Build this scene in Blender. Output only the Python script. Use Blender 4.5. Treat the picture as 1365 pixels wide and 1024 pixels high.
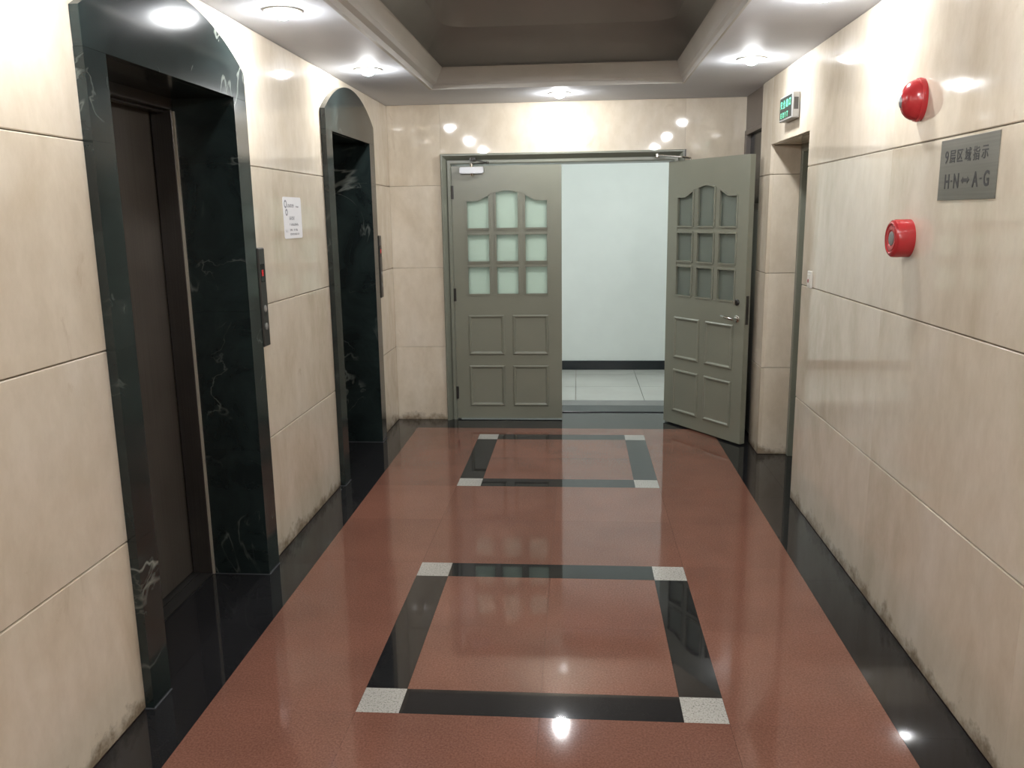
import bpy, bmesh, math
from mathutils import Matrix, Vector

# ------------------------------------------------------------------ camera, world, exposure
sc = bpy.context.scene
C = sc.collection
for o in list(bpy.data.objects):
    bpy.data.objects.remove(o)

F_PX, YAW, PITCH, ROLL = 1116.6, 0.08015, -0.19833, -0.01437
fw = Vector((-math.sin(YAW) * math.cos(PITCH), math.cos(YAW) * math.cos(PITCH), math.sin(PITCH)))
rt = Vector((math.cos(YAW), math.sin(YAW), 0))
up = rt.cross(fw)
r2 = math.cos(ROLL) * rt + math.sin(ROLL) * up
u2 = -math.sin(ROLL) * rt + math.cos(ROLL) * up
cam_d = bpy.data.cameras.new('camera')
cam_d.sensor_fit = 'HORIZONTAL'
cam_d.sensor_width = 36.0
cam_d.lens = F_PX * 36.0 / 1365.0
cam_d.clip_start = 0.02
cam = bpy.data.objects.new('camera', cam_d)
C.objects.link(cam)
m = Matrix((r2, u2, -fw)).transposed().to_4x4()
m.translation = Vector((0, 0, 1.6))
cam.matrix_world = m
sc.camera = cam

w = bpy.data.worlds.new('world')
sc.world = w
w.use_nodes = True
w.node_tree.nodes['Background'].inputs[0].default_value = (0, 0, 0, 1)
w.node_tree.nodes['Background'].inputs[1].default_value = 0.0

vs = sc.view_settings
vs.view_transform = 'Standard'
vs.look = 'None'
vs.gamma = 1.0
vs.use_curve_mapping = False
vs.exposure = 0.0

LAMP = 585.0            # radiance of each downlight lens
LAMP_COL = (0.98, 0.99, 1.0)
ROOM_LAMP = 18.0         # radiance of the fluorescent panels of the room behind the doors
ROOM_COL = (0.93, 1.0, 0.965)

# ------------------------------------------------------------------ dimensions (metres)
XL, XR, YB, H = -1.44, 1.206, 6.494, 2.4245
YN = -2.6                                   # wall behind the viewpoint
Z1, Z2, Z3 = 0.592, 1.212, 1.832            # joint heights of the stone cladding
ROWS = [(0.0, Z1), (Z1, Z2), (Z2, Z3), (Z3, H)]
PROUD = 0.03
SX = XL + PROUD                             # face of the dark marble surrounds


# ------------------------------------------------------------------ materials
def mat(name):
    mm = bpy.data.materials.new(name)
    mm.use_nodes = True
    nt = mm.node_tree
    b = nt.nodes['Principled BSDF']
    return mm, nt, b


def N(nt, t, **kw):
    n = nt.nodes.new(t)
    for k, v in kw.items():
        if hasattr(n, k):
            setattr(n, k, v)
        else:
            n.inputs[k].default_value = v
    return n


def ramp(nt, stops, src):
    r = nt.nodes.new('ShaderNodeValToRGB')
    el = r.color_ramp.elements
    while len(el) < len(stops):
        el.new(0.5)
    for e, (p, c) in zip(el, stops):
        e.position = p
        e.color = c if len(c) == 4 else (*c, 1)
    nt.links.new(src, r.inputs[0])
    return r


def mixc(nt, fac, a, b, mode='MIX'):
    n = nt.nodes.new('ShaderNodeMix')
    n.data_type = 'RGBA'
    n.blend_type = mode
    for s, i in ((fac, 0), (a, 6), (b, 7)):
        if isinstance(s, (int, float)):
            n.inputs[i].default_value = s
        elif isinstance(s, tuple):
            n.inputs[i].default_value = (*s, 1) if len(s) == 3 else s
        else:
            nt.links.new(s, n.inputs[i])
    return n.outputs[2]


def math_n(nt, op, a, b=0.0, clamp=False):
    n = nt.nodes.new('ShaderNodeMath')
    n.operation = op
    n.use_clamp = clamp
    for s, i in ((a, 0), (b, 1)):
        if isinstance(s, (int, float)):
            n.inputs[i].default_value = s
        else:
            nt.links.new(s, n.inputs[i])
    return n.outputs[0]


def plain(name, col, rough=0.5, metal=0.0, spec=0.5, emit=None, estr=0.0, var=0.06, scale=6.0):
    """procedural paint / metal: base colour with a faint noise in colour and roughness"""
    mm, nt, b = mat(name)
    g = N(nt, 'ShaderNodeNewGeometry')
    n = N(nt, 'ShaderNodeTexNoise', Scale=scale, Detail=4.0)
    nt.links.new(g.outputs['Position'], n.inputs['Vector'])
    lo = tuple(c * (1 - var) for c in col)
    hi = tuple(min(1, c * (1 + var)) for c in col)
    r = ramp(nt, [(0.3, lo), (0.7, hi)], n.outputs[0])
    nt.links.new(r.outputs[0], b.inputs['Base Color'])
    b.inputs['Roughness'].default_value = rough
    b.inputs['Metallic'].default_value = metal
    b.inputs['Specular IOR Level'].default_value = spec
    if emit:
        b.inputs['Emission Color'].default_value = (*emit, 1)
        b.inputs['Emission Strength'].default_value = estr
    return mm


def m_cream():
    mm, nt, b = mat('cream_stone')
    g = N(nt, 'ShaderNodeNewGeometry')
    oi = N(nt, 'ShaderNodeObjectInfo')
    mp = N(nt, 'ShaderNodeMapping')
    mp.inputs['Scale'].default_value = (1, 1, 0.55)
    off = N(nt, 'ShaderNodeVectorMath', operation='SCALE')
    cmb = N(nt, 'ShaderNodeCombineXYZ')
    for i in range(3):
        nt.links.new(oi.outputs['Random'], cmb.inputs[i])
    nt.links.new(cmb.outputs[0], off.inputs[0])
    off.inputs['Scale'].default_value = 37.0
    add = N(nt, 'ShaderNodeVectorMath', operation='ADD')
    nt.links.new(g.outputs['Position'], add.inputs[0])
    nt.links.new(off.outputs[0], add.inputs[1])
    nt.links.new(add.outputs[0], mp.inputs[0])
    n1 = N(nt, 'ShaderNodeTexNoise', Scale=2.2, Detail=6.0, Roughness=0.6, Distortion=0.6)
    n2 = N(nt, 'ShaderNodeTexNoise', Scale=14.0, Detail=5.0, Roughness=0.65)
    n3 = N(nt, 'ShaderNodeTexNoise', Scale=5.0, Detail=8.0, Roughness=0.7, Distortion=1.5)
    for n in (n1, n2, n3):
        nt.links.new(mp.outputs[0], n.inputs['Vector'])
    c1 = ramp(nt, [(0.32, (0.58, 0.50, 0.39)), (0.5, (0.67, 0.595, 0.485)), (0.7, (0.71, 0.645, 0.55))], n1.outputs[0])
    f2 = ramp(nt, [(0.35, (0.94, 0.93, 0.91)), (0.65, (1.03, 1.03, 1.03))], n2.outputs[0])
    c = mixc(nt, 1.0, c1.outputs[0], f2.outputs[0], 'MULTIPLY')
    f3 = ramp(nt, [(0.64, (0, 0, 0)), (0.78, (1, 1, 1))], n3.outputs[0])
    st = math_n(nt, 'MULTIPLY', f3.outputs[0], 0.45)
    c = mixc(nt, st, c, (0.40, 0.30, 0.19))
    # slab-to-slab tone
    vv = math_n(nt, 'ADD', math_n(nt, 'MULTIPLY', oi.outputs['Random'], 0.10), 0.94)
    cv = N(nt, 'ShaderNodeCombineXYZ')
    for i in range(3):
        nt.links.new(vv, cv.inputs[i])
    c = mixc(nt, 1.0, c, cv.outputs[0], 'MULTIPLY')
    # mop dirt: ragged grime just above the floor
    sx = N(nt, 'ShaderNodeSeparateXYZ')
    nt.links.new(g.outputs['Position'], sx.inputs[0])
    nd = N(nt, 'ShaderNodeTexNoise', Scale=9.0, Detail=6.0, Roughness=0.7)
    nt.links.new(g.outputs['Position'], nd.inputs['Vector'])
    hgt = math_n(nt, 'MULTIPLY', math_n(nt, 'POWER', nd.outputs[0], 2.0), 0.26)
    d = math_n(nt, 'SUBTRACT', hgt, sx.outputs[2])
    d = math_n(nt, 'MULTIPLY', d, 16.0, True)
    d = math_n(nt, 'MULTIPLY', d, 0.8)
    c = mixc(nt, d, c, (0.17, 0.12, 0.07))
    nt.links.new(c, b.inputs['Base Color'])
    rr = ramp(nt, [(0.3, (0.035,) * 3), (0.75, (0.075,) * 3)], n3.outputs[0])
    nt.links.new(rr.outputs[0], b.inputs['Roughness'])
    b.inputs['Specular IOR Level'].default_value = 0.5
    return mm


def m_marble(name, base, dark, vein, rough=0.07):
    mm, nt, b = mat(name)
    g = N(nt, 'ShaderNodeNewGeometry')
    n1 = N(nt, 'ShaderNodeTexNoise', Scale=3.5, Detail=7.0, Roughness=0.65, Distortion=0.8)
    nt.links.new(g.outputs['Position'], n1.inputs['Vector'])
    c = ramp(nt, [(0.35, dark), (0.72, base)], n1.outputs[0]).outputs[0]
    mp = N(nt, 'ShaderNodeMapping')
    mp.inputs['Rotation'].default_value = (0.9, 0.5, 0.2)
    nt.links.new(g.outputs['Position'], mp.inputs[0])
    for sc_, wd, st in ((0.9, 0.0035, 0.8), (2.2, 0.003, 0.35)):
        n = N(nt, 'ShaderNodeTexNoise', Scale=sc_, Detail=5.0, Roughness=0.5, Distortion=0.7)
        nt.links.new(mp.outputs[0], n.inputs['Vector'])
        a = math_n(nt, 'ABSOLUTE', math_n(nt, 'SUBTRACT', n.outputs[0], 0.5))
        v = ramp(nt, [(0.0, (1, 1, 1)), (wd * 2.2, (0, 0, 0))], a).outputs[0]
        nm = N(nt, 'ShaderNodeTexNoise', Scale=2.1 * sc_, Detail=2.0)
        nt.links.new(g.outputs['Position'], nm.inputs['Vector'])
        k = ramp(nt, [(0.50, (0, 0, 0)), (0.66, (1, 1, 1))], nm.outputs[0]).outputs[0]
        fac = math_n(nt, 'MULTIPLY', math_n(nt, 'MULTIPLY', v, k), st)
        c = mixc(nt, fac, c, vein)
    nt.links.new(c, b.inputs['Base Color'])
    b.inputs['Roughness'].default_value = rough
    return mm


def m_granite(name, a, bcol, c3, rough, sc_=170.0, spread=(0.35, 0.5, 0.66)):
    mm, nt, b = mat(name)
    g = N(nt, 'ShaderNodeNewGeometry')
    oi = N(nt, 'ShaderNodeObjectInfo')
    n = N(nt, 'ShaderNodeTexNoise', Scale=sc_, Detail=3.0, Roughness=0.7)
    nb = N(nt, 'ShaderNodeTexNoise', Scale=3.0, Detail=4.0)
    for q in (n, nb):
        nt.links.new(g.outputs['Position'], q.inputs['Vector'])
    c = ramp(nt, list(zip(spread, (a, bcol, c3))), n.outputs[0]).outputs[0]
    big = ramp(nt, [(0.3, (0.88, 0.88, 0.88)), (0.7, (1.08, 1.06, 1.05))], nb.outputs[0]).outputs[0]
    c = mixc(nt, 1.0, c, big, 'MULTIPLY')
    vv = math_n(nt, 'ADD', math_n(nt, 'MULTIPLY', oi.outputs['Random'], 0.14), 0.93)
    cv = N(nt, 'ShaderNodeCombineXYZ')
    for i in range(3):
        nt.links.new(vv, cv.inputs[i])
    c = mixc(nt, 1.0, c, cv.outputs[0], 'MULTIPLY')
    nt.links.new(c, b.inputs['Base Color'])
    b.inputs['Roughness'].default_value = rough
    return mm


def m_brushed(name, a, c2, rough, metal=0.8, axis=2):
    mm, nt, b = mat(name)
    g = N(nt, 'ShaderNodeNewGeometry')
    mp = N(nt, 'ShaderNodeMapping')
    s = [160.0, 160.0, 160.0]
    s[axis] = 2.0
    mp.inputs['Scale'].default_value = s
    nt.links.new(g.outputs['Position'], mp.inputs[0])
    n = N(nt, 'ShaderNodeTexNoise', Scale=1.0, Detail=3.0)
    nt.links.new(mp.outputs[0], n.inputs['Vector'])
    nb = N(nt, 'ShaderNodeTexNoise', Scale=2.5, Detail=4.0)
    nt.links.new(g.outputs['Position'], nb.inputs['Vector'])
    k = math_n(nt, 'ADD', math_n(nt, 'MULTIPLY', n.outputs[0], 0.4), math_n(nt, 'MULTIPLY', nb.outputs[0], 0.6))
    c = ramp(nt, [(0.35, a), (0.65, c2)], k).outputs[0]
    nt.links.new(c, b.inputs['Base Color'])
    b.inputs['Roughness'].default_value = rough
    b.inputs['Metallic'].default_value = metal
    return mm


def m_glass(name, col, tr=0.75):
    mm, nt, b = mat(name)
    out = nt.nodes['Material Output']
    tl = N(nt, 'ShaderNodeBsdfTranslucent')
    tl.inputs[0].default_value = (*col, 1)
    g = N(nt, 'ShaderNodeNewGeometry')
    n = N(nt, 'ShaderNodeTexNoise', Scale=40.0, Detail=2.0)
    nt.links.new(g.outputs['Position'], n.inputs['Vector'])
    dk = tuple(c * 0.45 for c in col)
    r = ramp(nt, [(0.3, tuple(c * 0.95 for c in dk)), (0.7, dk)], n.outputs[0])
    nt.links.new(r.outputs[0], b.inputs['Base Color'])
    b.inputs['Roughness'].default_value = 0.22
    mx = N(nt, 'ShaderNodeMixShader')
    mx.inputs[0].default_value = tr
    nt.links.new(b.outputs[0], mx.inputs[1])
    nt.links.new(tl.outputs[0], mx.inputs[2])
    nt.links.new(mx.outputs[0], out.inputs[0])
    return mm


M = dict(
    cream=m_cream(),
    marble=m_marble('dark_green_marble', (0.020, 0.030, 0.029), (0.008, 0.012, 0.012), (0.24, 0.26, 0.23), 0.13),
    black=m_granite('black_granite', (0.007, 0.007, 0.008), (0.012, 0.012, 0.013), (0.03, 0.03, 0.032), 0.035),
    red=m_granite('red_granite', (0.152, 0.067, 0.046), (0.188, 0.086, 0.060), (0.228, 0.113, 0.083), 0.065, 140.0),
    white=m_granite('speckled_white_granite', (0.11, 0.108, 0.10), (0.40, 0.395, 0.365), (0.50, 0.495, 0.46), 0.08, 150.0, (0.32, 0.45, 0.7)),
    core=plain('grout', (0.34, 0.29, 0.22), 0.8),
    floorcore=plain('floor_grout', (0.11, 0.06, 0.045), 0.6),
    ceil=plain('ceiling_paint', (0.64, 0.66, 0.70), 0.65, spec=0.25, var=0.03, scale=2.0),
    fascia=plain('fascia_paint', (0.53, 0.515, 0.485), 0.5, spec=0.3, var=0.03),
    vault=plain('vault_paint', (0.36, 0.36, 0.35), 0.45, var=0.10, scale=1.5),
    door=plain('olive_grey_door_paint', (0.205, 0.21, 0.165), 0.30, var=0.05, scale=3.0),
    dframe=plain('grey_green_frame_paint', (0.19, 0.20, 0.16), 0.30, var=0.06, scale=4.0),
    glass=m_glass('frosted_green_glass', (0.86, 0.93, 0.86)),
    darkglass=plain('dark_glass', (0.008, 0.009, 0.011), 0.15, spec=0.2),
    bronze=m_brushed('bronze_lift_door', (0.068, 0.058, 0.048), (0.105, 0.092, 0.078), 0.34, 0.35),
    bronze2=m_brushed('dark_bronze', (0.032, 0.028, 0.025), (0.058, 0.051, 0.046), 0.28, 0.4),
    steel=m_brushed('brushed_steel', (0.42, 0.41, 0.38), (0.60, 0.58, 0.54), 0.25, 1.0),
    edge=plain('pale_metal_edge', (0.50, 0.46, 0.38), 0.3, 0.4),
    caulk=plain('grey_sealant', (0.06, 0.063, 0.07), 0.5),
    chrome=plain('chrome', (0.78, 0.77, 0.74), 0.12, 1.0),
    darkmetal=plain('dark_metal', (0.05, 0.048, 0.045), 0.35, 0.6),
    silver=plain('silver_paint', (0.36, 0.365, 0.38), 0.3, 0.5),
    signmetal=m_brushed('sign_metal', (0.125, 0.122, 0.100), (0.18, 0.175, 0.148), 0.42, 0.5, axis=1),
    ink=plain('black_paint', (0.018, 0.018, 0.018), 0.5),
    greyink=plain('grey_print', (0.26, 0.26, 0.29), 0.7),
    redp=plain('red_plastic', (0.42, 0.028, 0.032), 0.22),
    greyp=plain('grey_plastic', (0.20, 0.20, 0.19), 0.4),
    whitep=plain('white_plastic', (0.72, 0.70, 0.64), 0.35),
    paper=plain('white_paper', (0.80, 0.80, 0.82), 0.6, var=0.02),
    whitewall=plain('white_wall_paint', (0.80, 0.83, 0.81), 0.6, var=0.015),
    baseboard=plain('black_skirting', (0.012, 0.016, 0.020), 0.25),
    tile=plain('grey_floor_tile', (0.46, 0.46, 0.43), 0.25, var=0.06, scale=2.5),
    greystone=plain('grey_threshold_stone', (0.17, 0.17, 0.165), 0.25),
    browngrey=plain('brown_grey_board', (0.13, 0.105, 0.09), 0.4),
    greendot=plain('green_letters', (0.10, 0.6, 0.35), 0.5, emit=(0.22, 1.0, 0.55), estr=0.42),
    signframe=plain('grey_sign_housing', (0.34, 0.34, 0.33), 0.35, 0.3),
    signdark=plain('sign_black_face', (0.010, 0.016, 0.014), 0.35),
    led=plain('red_led', (0.6, 0.02, 0.02), 0.4, emit=(1.0, 0.06, 0.06), estr=0.25),
    lens=plain('lamp_lens', (0.9, 0.9, 0.9), 0.3, emit=LAMP_COL, estr=LAMP, var=0.0),
    panel_lens=plain('panel_lamp_lens', (0.9, 0.9, 0.9), 0.3, emit=ROOM_COL, estr=ROOM_LAMP, var=0.0),
)


# ------------------------------------------------------------------ mesh helpers
def box(bm, x0, x1, y0, y1, z0, z1):
    vs_ = [bm.verts.new(p) for p in ((x0, y0, z0), (x1, y0, z0), (x1, y1, z0), (x0, y1, z0),
                                     (x0, y0, z1), (x1, y0, z1), (x1, y1, z1), (x0, y1, z1))]
    for f in ((3, 2, 1, 0), (4, 5, 6, 7), (0, 1, 5, 4), (1, 2, 6, 5), (2, 3, 7, 6), (3, 0, 4, 7)):
        bm.faces.new([vs_[i] for i in f])
    return vs_


def cyl(bm, c, axis, r0, r1, length, seg=24, caps=True):
    """truncated cone from c along axis"""
    a = Vector(axis).normalized()
    t = a.orthogonal().normalized()
    s = a.cross(t)
    c = Vector(c)
    R = []
    for k, (d, r) in enumerate(((0, r0), (length, r1))):
        R.append([bm.verts.new(c + a * d + (t * math.cos(2 * math.pi * i / seg) + s * math.sin(2 * math.pi * i / seg)) * r)
                  for i in range(seg)])
    for i in range(seg):
        j = (i + 1) % seg
        bm.faces.new((R[0][i], R[0][j], R[1][j], R[1][i]))
    if caps:
        bm.faces.new(list(reversed(R[0])))
        bm.faces.new(R[1])


def lathe(bm, c, axis, prof, seg=32, sy=1.0, tdir=None):
    """surface of revolution: prof = [(along axis, radius)...]; sy stretches along tdir"""
    a = Vector(axis).normalized()
    t = Vector(tdir).normalized() if tdir else a.orthogonal().normalized()
    s = a.cross(t)
    c = Vector(c)
    rings = []
    for d, r in prof:
        if r < 1e-6:
            rings.append([bm.verts.new(c + a * d)])
        else:
            rings.append([bm.verts.new(c + a * d + t * (math.cos(2 * math.pi * i / seg) * r * sy) +
                                       s * (math.sin(2 * math.pi * i / seg) * r)) for i in range(seg)])
    for A, B in zip(rings, rings[1:]):
        for i in range(seg):
            j = (i + 1) % seg
            if len(A) == 1 and len(B) > 1:
                bm.faces.new((A[0], B[j], B[i]))
            elif len(B) == 1 and len(A) > 1:
                bm.faces.new((A[i], A[j], B[0]))
            elif len(A) > 1:
                bm.faces.new((A[i], A[j], B[j], B[i]))


def tube(bm, pts, r, seg=10):
    for p, q in zip(pts, pts[1:]):
        p, q = Vector(p), Vector(q)
        cyl(bm, p, q - p, r, r, (q - p).length, seg)


def prism(bm, poly, d0, d1, plane='XZ'):
    """extrude a 2-D outline: plane 'XZ' extrudes along y, 'YZ' along x, 'XY' along z"""
    def P(a, b, d):
        return {'XZ': (a, d, b), 'YZ': (d, a, b), 'XY': (a, b, d)}[plane]
    A = [bm.verts.new(P(a, b, d0)) for a, b in poly]
    B = [bm.verts.new(P(a, b, d1)) for a, b in poly]
    n = len(poly)
    bm.faces.new(A)
    bm.faces.new(list(reversed(B)))
    for i in range(n):
        j = (i + 1) % n
        bm.faces.new((A[i], B[i], B[j], A[j]))


def bevel(bm, off, seg=1):
    bmesh.ops.bevel(bm, geom=bm.edges[:], offset=off, segments=seg, affect='EDGES', clamp_overlap=True)


def obj(name, bm, material, parent=None, org=(0, 0, 0), smooth=False, recalc=True):
    """link a bmesh (built in world space or, with a parent, in the parent's world-aligned space)"""
    if recalc:
        bmesh.ops.recalc_face_normals(bm, faces=bm.faces[:])
    org = Vector(org)
    if org.length:
        bmesh.ops.translate(bm, verts=bm.verts[:], vec=-org)
    me = bpy.data.meshes.new(name)
    bm.to_mesh(me)
    bm.free()
    me.materials.append(material)
    if smooth:
        for p in me.polygons:
            p.use_smooth = True
        try:
            me.set_sharp_from_angle(angle=math.radians(35))
        except Exception:
            pass
    o = bpy.data.objects.new(name, me)
    C.objects.link(o)
    if parent is not None:
        o.parent = parent
        o.location = (0, 0, 0)
    else:
        o.location = org
    return o


def part(name, material, parent, build, world=None, smooth=False, bev=0.0, seg=1):
    """a child mesh built by build(bm) in world space under a parent whose origin is world"""
    bm = bmesh.new()
    build(bm)
    if bev:
        bevel(bm, bev, seg)
    return obj(name, bm, material, parent, world or (0, 0, 0), smooth)


def tag(o, label, cat=None, group=None, kind=None):
    o['label'] = label
    if cat:
        o['category'] = cat
    if group:
        o['group'] = group
    if kind:
        o['kind'] = kind
    return o


def empty(name, loc):
    o = bpy.data.objects.new(name, None)
    o.empty_display_size = 0.1
    o.location = loc
    C.objects.link(o)
    return o


_cache = {}


def slab(parent, name, material, x0, x1, y0, y1, z0, z1, ch=0.0, gap=0.0, axes='', org=(0, 0, 0), hz=False):
    """one stone piece: alike sizes share a mesh. gap shrinks it along the named axes"""
    g = gap / 2
    gh = 0.0004 if hz else g
    if 'x' in axes:
        x0 += gh; x1 -= gh
    if 'y' in axes:
        y0 += gh; y1 -= gh
    if 'z' in axes:
        z0 += g; z1 -= g
    d = (round(x1 - x0, 4), round(y1 - y0, 4), round(z1 - z0, 4))
    key = (d, material.name, ch, name)
    me = _cache.get(key)
    if me is None:
        bm = bmesh.new()
        box(bm, -d[0] / 2, d[0] / 2, -d[1] / 2, d[1] / 2, -d[2] / 2, d[2] / 2)
        if ch:
            ed = bm.edges[:]
            if hz:
                ed = [e for e in ed if abs(e.verts[0].co.z - e.verts[1].co.z) < 1e-6]
            bmesh.ops.bevel(bm, geom=ed, offset=ch, segments=1, affect='EDGES', clamp_overlap=True)
        bmesh.ops.recalc_face_normals(bm, faces=bm.faces[:])
        me = bpy.data.meshes.new(name)
        bm.to_mesh(me)
        bm.free()
        me.materials.append(material)
        _cache[key] = me
    o = bpy.data.objects.new(name, me)
    C.objects.link(o)
    o.parent = parent
    o.location = Vector(((x0 + x1) / 2, (y0 + y1) / 2, (z0 + z1) / 2)) - Vector(org)
    return o


def text_mesh(name, s, material, parent, mtx, size, sx=1.0, bold=0.0, depth=0.0005):
    """flat lettering as a thin mesh; mtx places the text's own x/y plane"""
    cu = bpy.data.curves.new(name, 'FONT')
    cu.body = s
    cu.size = size
    cu.align_x = 'CENTER'
    cu.align_y = 'CENTER'
    cu.offset = bold
    cu.extrude = depth
    cu.resolution_u = 3
    tmp = bpy.data.objects.new(name, cu)
    C.objects.link(tmp)
    dg = bpy.context.evaluated_depsgraph_get()
    me = bpy.data.meshes.new_from_object(tmp.evaluated_get(dg))
    bpy.data.objects.remove(tmp)
    me.transform(Matrix.Diagonal((sx, 1, 1, 1)))
    # centre exactly
    if len(me.vertices):
        xs = [v.co.x for v in me.vertices]; ys = [v.co.y for v in me.vertices]
        me.transform(Matrix.Translation((-(min(xs) + max(xs)) / 2, -(min(ys) + max(ys)) / 2, 0)))
    me.transform(mtx)
    me.materials.clear()
    me.materials.append(material)
    o = bpy.data.objects.new(name, me)
    C.objects.link(o)
    o.parent = parent
    return o


def wall_mtx(side, y, z, x):
    """frame of writing on the left (+x facing) or right (-x facing) wall"""
    if side == 'R':
        cols = (Vector((0, -1, 0)), Vector((0, 0, 1)), Vector((-1, 0, 0)))
    else:
        cols = (Vector((0, 1, 0)), Vector((0, 0, 1)), Vector((1, 0, 0)))
    mm = Matrix(cols).transposed().to_4x4()
    mm.translation = Vector((x, y, z))
    return mm


# ================================================================== STRUCTURE
# ---- floor
FL = part('floor', M['floorcore'], None, lambda bm: box(bm, -1.95, 1.75, YN - 0.1, 6.76, -0.12, -0.012))
tag(FL, 'polished red granite lobby floor with black border and two square inlays', kind='structure')
RLX, RRX, RBY = -1.237, 0.9994, 6.2177
IA, IB, IC, ID = -0.7314, -0.5869, 0.3413, 0.4846
MIDX = (IA + ID) / 2
inlays = [(2.451, 2.5965, 3.5209, 3.6692), (4.8129, 4.9626, 5.8952, 6.0355)]
rows = [YN, -1.63, -1.06, -0.48, 0.089, 0.698, 1.307, 1.88, 2.451, 3.06, 3.669, 4.241, 4.813, 5.424, 6.0355, RBY]
cols = [RLX, IA, MIDX, ID, RRX]
GF = 0.0006


def ftile(name, mt, x0, x1, y0, y1):
    return slab(FL, name, mt, x0, x1, y0, y1, -0.012, 0.0, 0, GF, 'xy')


for y0, y1 in zip(rows, rows[1:]):
    inl = any(a - 0.01 < y0 and y1 < d + 0.01 for a, b_, c_, d in inlays)
    for ci, (x0, x1) in enumerate(zip(cols, cols[1:])):
        if inl and ci in (1, 2):
            continue
        ftile('red_granite_slab', M['red'], x0, x1, y0, y1)
for a, b_, c_, d in inlays:
    for xa, xb in ((IA, IB), (IC, ID)):
        ftile('white_granite_block', M['white'], xa, xb, a, b_)
        ftile('white_granite_block', M['white'], xa, xb, c_, d)
        ftile('black_granite_strip', M['black'], xa, xb, b_, c_)
    for ya, yb in ((a, b_), (c_, d)):
        ftile('black_granite_strip', M['black'], IB, IC, ya, yb)
    mid = (b_ + c_) / 2
    for xa, xb in ((IB, MIDX), (MIDX, IC)):
        for ya, yb in ((b_, mid), (mid, c_)):
            ftile('red_granite_slab', M['red'], xa, xb, ya, yb)
brow = [YN, -1.4, -0.2, 1.0, 2.43, 3.03, 3.63, 4.785, 5.92, 6.2177]
for y0, y1 in zip(brow, brow[1:]):
    ftile('black_border_slab', M['black'], XL, RLX, y0, y1)
brow2 = [YN, -1.2, 0.0, 1.2, 2.41, 3.55, 4.66, 5.556, 6.2177]
for y0, y1 in zip(brow2, brow2[1:]):
    ftile('black_border_slab', M['black'], RRX, XR, y0, y1)
bx = [XL, -0.62, -0.128, 0.71, XR]
for x0, x1 in zip(bx, bx[1:]):
    ftile('black_border_slab', M['black'], x0, x1, RBY, 6.75)
for y0, y1 in ((2.55, 3.50), (4.905, 5.79)):
    ftile('black_border_slab', M['black'], -1.79, XL, y0, y1)
ftile('black_border_slab', M['black'], XR, 1.47, 4.66, 5.556)
ftile('black_border_slab', M['black'], XR, 1.30, 5.86, 6.494)

# ---- wall_left : stone slabs, dark marble lift surrounds
LIFTS = [dict(o0=2.43, o1=3.63, i0=2.55, i1=3.50), dict(o0=4.785, o1=5.92, i0=4.905, i1=5.79)]
ZI = 2.092          # top of the lift openings
TH = 0.02           # thickness of the cream slabs


def wl(bm):
    x0, x1 = XL - 0.75, XL - TH + 0.002
    box(bm, x0, x1, YN - 0.1, 2.52, 0, H)
    box(bm, x0, x1, 2.52, 3.53, ZI + 0.03, H)
    box(bm, x0, x1, 3.53, 4.875, 0, H)
    box(bm, x0, x1, 4.875, 5.82, ZI + 0.03, H)
    box(bm, x0, x1, 5.82, YB + 0.02, 0, H)


WL = part('wall_left', M['core'], None, wl)
tag(WL, 'left wall clad in cream stone slabs around two lift doors', kind='structure')
GW, CH = 0.003, 0.003


def lslab(y0, y1, z0, z1):
    slab(WL, 'cream_stone_slab', M['cream'], XL - TH, XL, y0, y1, z0, z1, CH, GW, 'yz', hz=True)


for y0, y1 in ((-2.6, -1.21), (-1.21, 0.0), (0.0, 1.215), (1.215, 2.432), (3.628, 4.787), (5.918, YB)):
    for z0, z1 in ROWS:
        lslab(y0, y1, z0, z1)
for L in LIFTS:
    lslab(L['o0'], L['o1'], ZI + 0.03, H)

# ---- wall_right
N0, N1, NT = 4.66, 5.556, 2.011      # niche with a side door
A0 = 5.86                            # alcove next to the back wall


def wr(bm):
    x0, x1 = XR + TH - 0.002, XR + 0.6
    box(bm, x0, x1, YN - 0.1, N0 - 0.03, 0, H)
    box(bm, x0, x1, N0 - 0.03, N1 + 0.03, NT + 0.02, H)
    box(bm, XR + 0.30, x1, N0 - 0.03, N1 + 0.03, 0, NT + 0.02)
    box(bm, x0, x1, N1 + 0.02, A0 - 0.012, 0, H)
    box(bm, XR + 0.10, x1, A0 - 0.012, YB + 0.02, 0, H)


WR = part('wall_right', M['core'], None, wr)
tag(WR, 'right wall of large cream stone slabs with a door niche', kind='structure')


def rslab(y0, y1, z0, z1):
    slab(WR, 'cream_stone_slab', M['cream'], XR, XR + TH, y0, y1, z0, z1, CH, GW, 'yz', hz=True)


for y0, y1 in ((-2.6, -1.44), (-1.44, -0.22), (-0.22, 1.0), (1.0, 2.22), (2.22, 3.44), (3.44, N0)):
    for z0, z1 in ROWS:
        rslab(y0, y1, z0, z1)
for z0, z1 in ROWS:
    rslab(N1, A0, z0, z1)
rslab(N0, N1, NT, H)
ND = 1.392                            # depth of the niche reveal
for z0, z1 in ((0, Z1), (Z1, Z2), (Z2, Z3), (Z3, NT)):
    slab(WR, 'cream_stone_slab', M['cream'], XR + TH, ND + 0.03, N1, N1 + 0.02, z0, z1, 0.002, GW, 'z')
    slab(WR, 'cream_stone_slab', M['cream'], XR + TH, ND + 0.03, N0 - 0.03, N0, z0, z1, 0.002, GW, 'z')
    slab(WR, 'cream_stone_slab', M['cream'], XR + TH, XR + 0.10, A0 - 0.012, A0, z0, z1, 0.002, GW, 'z')
slab(WR, 'cream_stone_slab', M['cream'], XR + TH, ND + 0.03, N0, N1, NT, NT + 0.02, 0.002)

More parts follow.
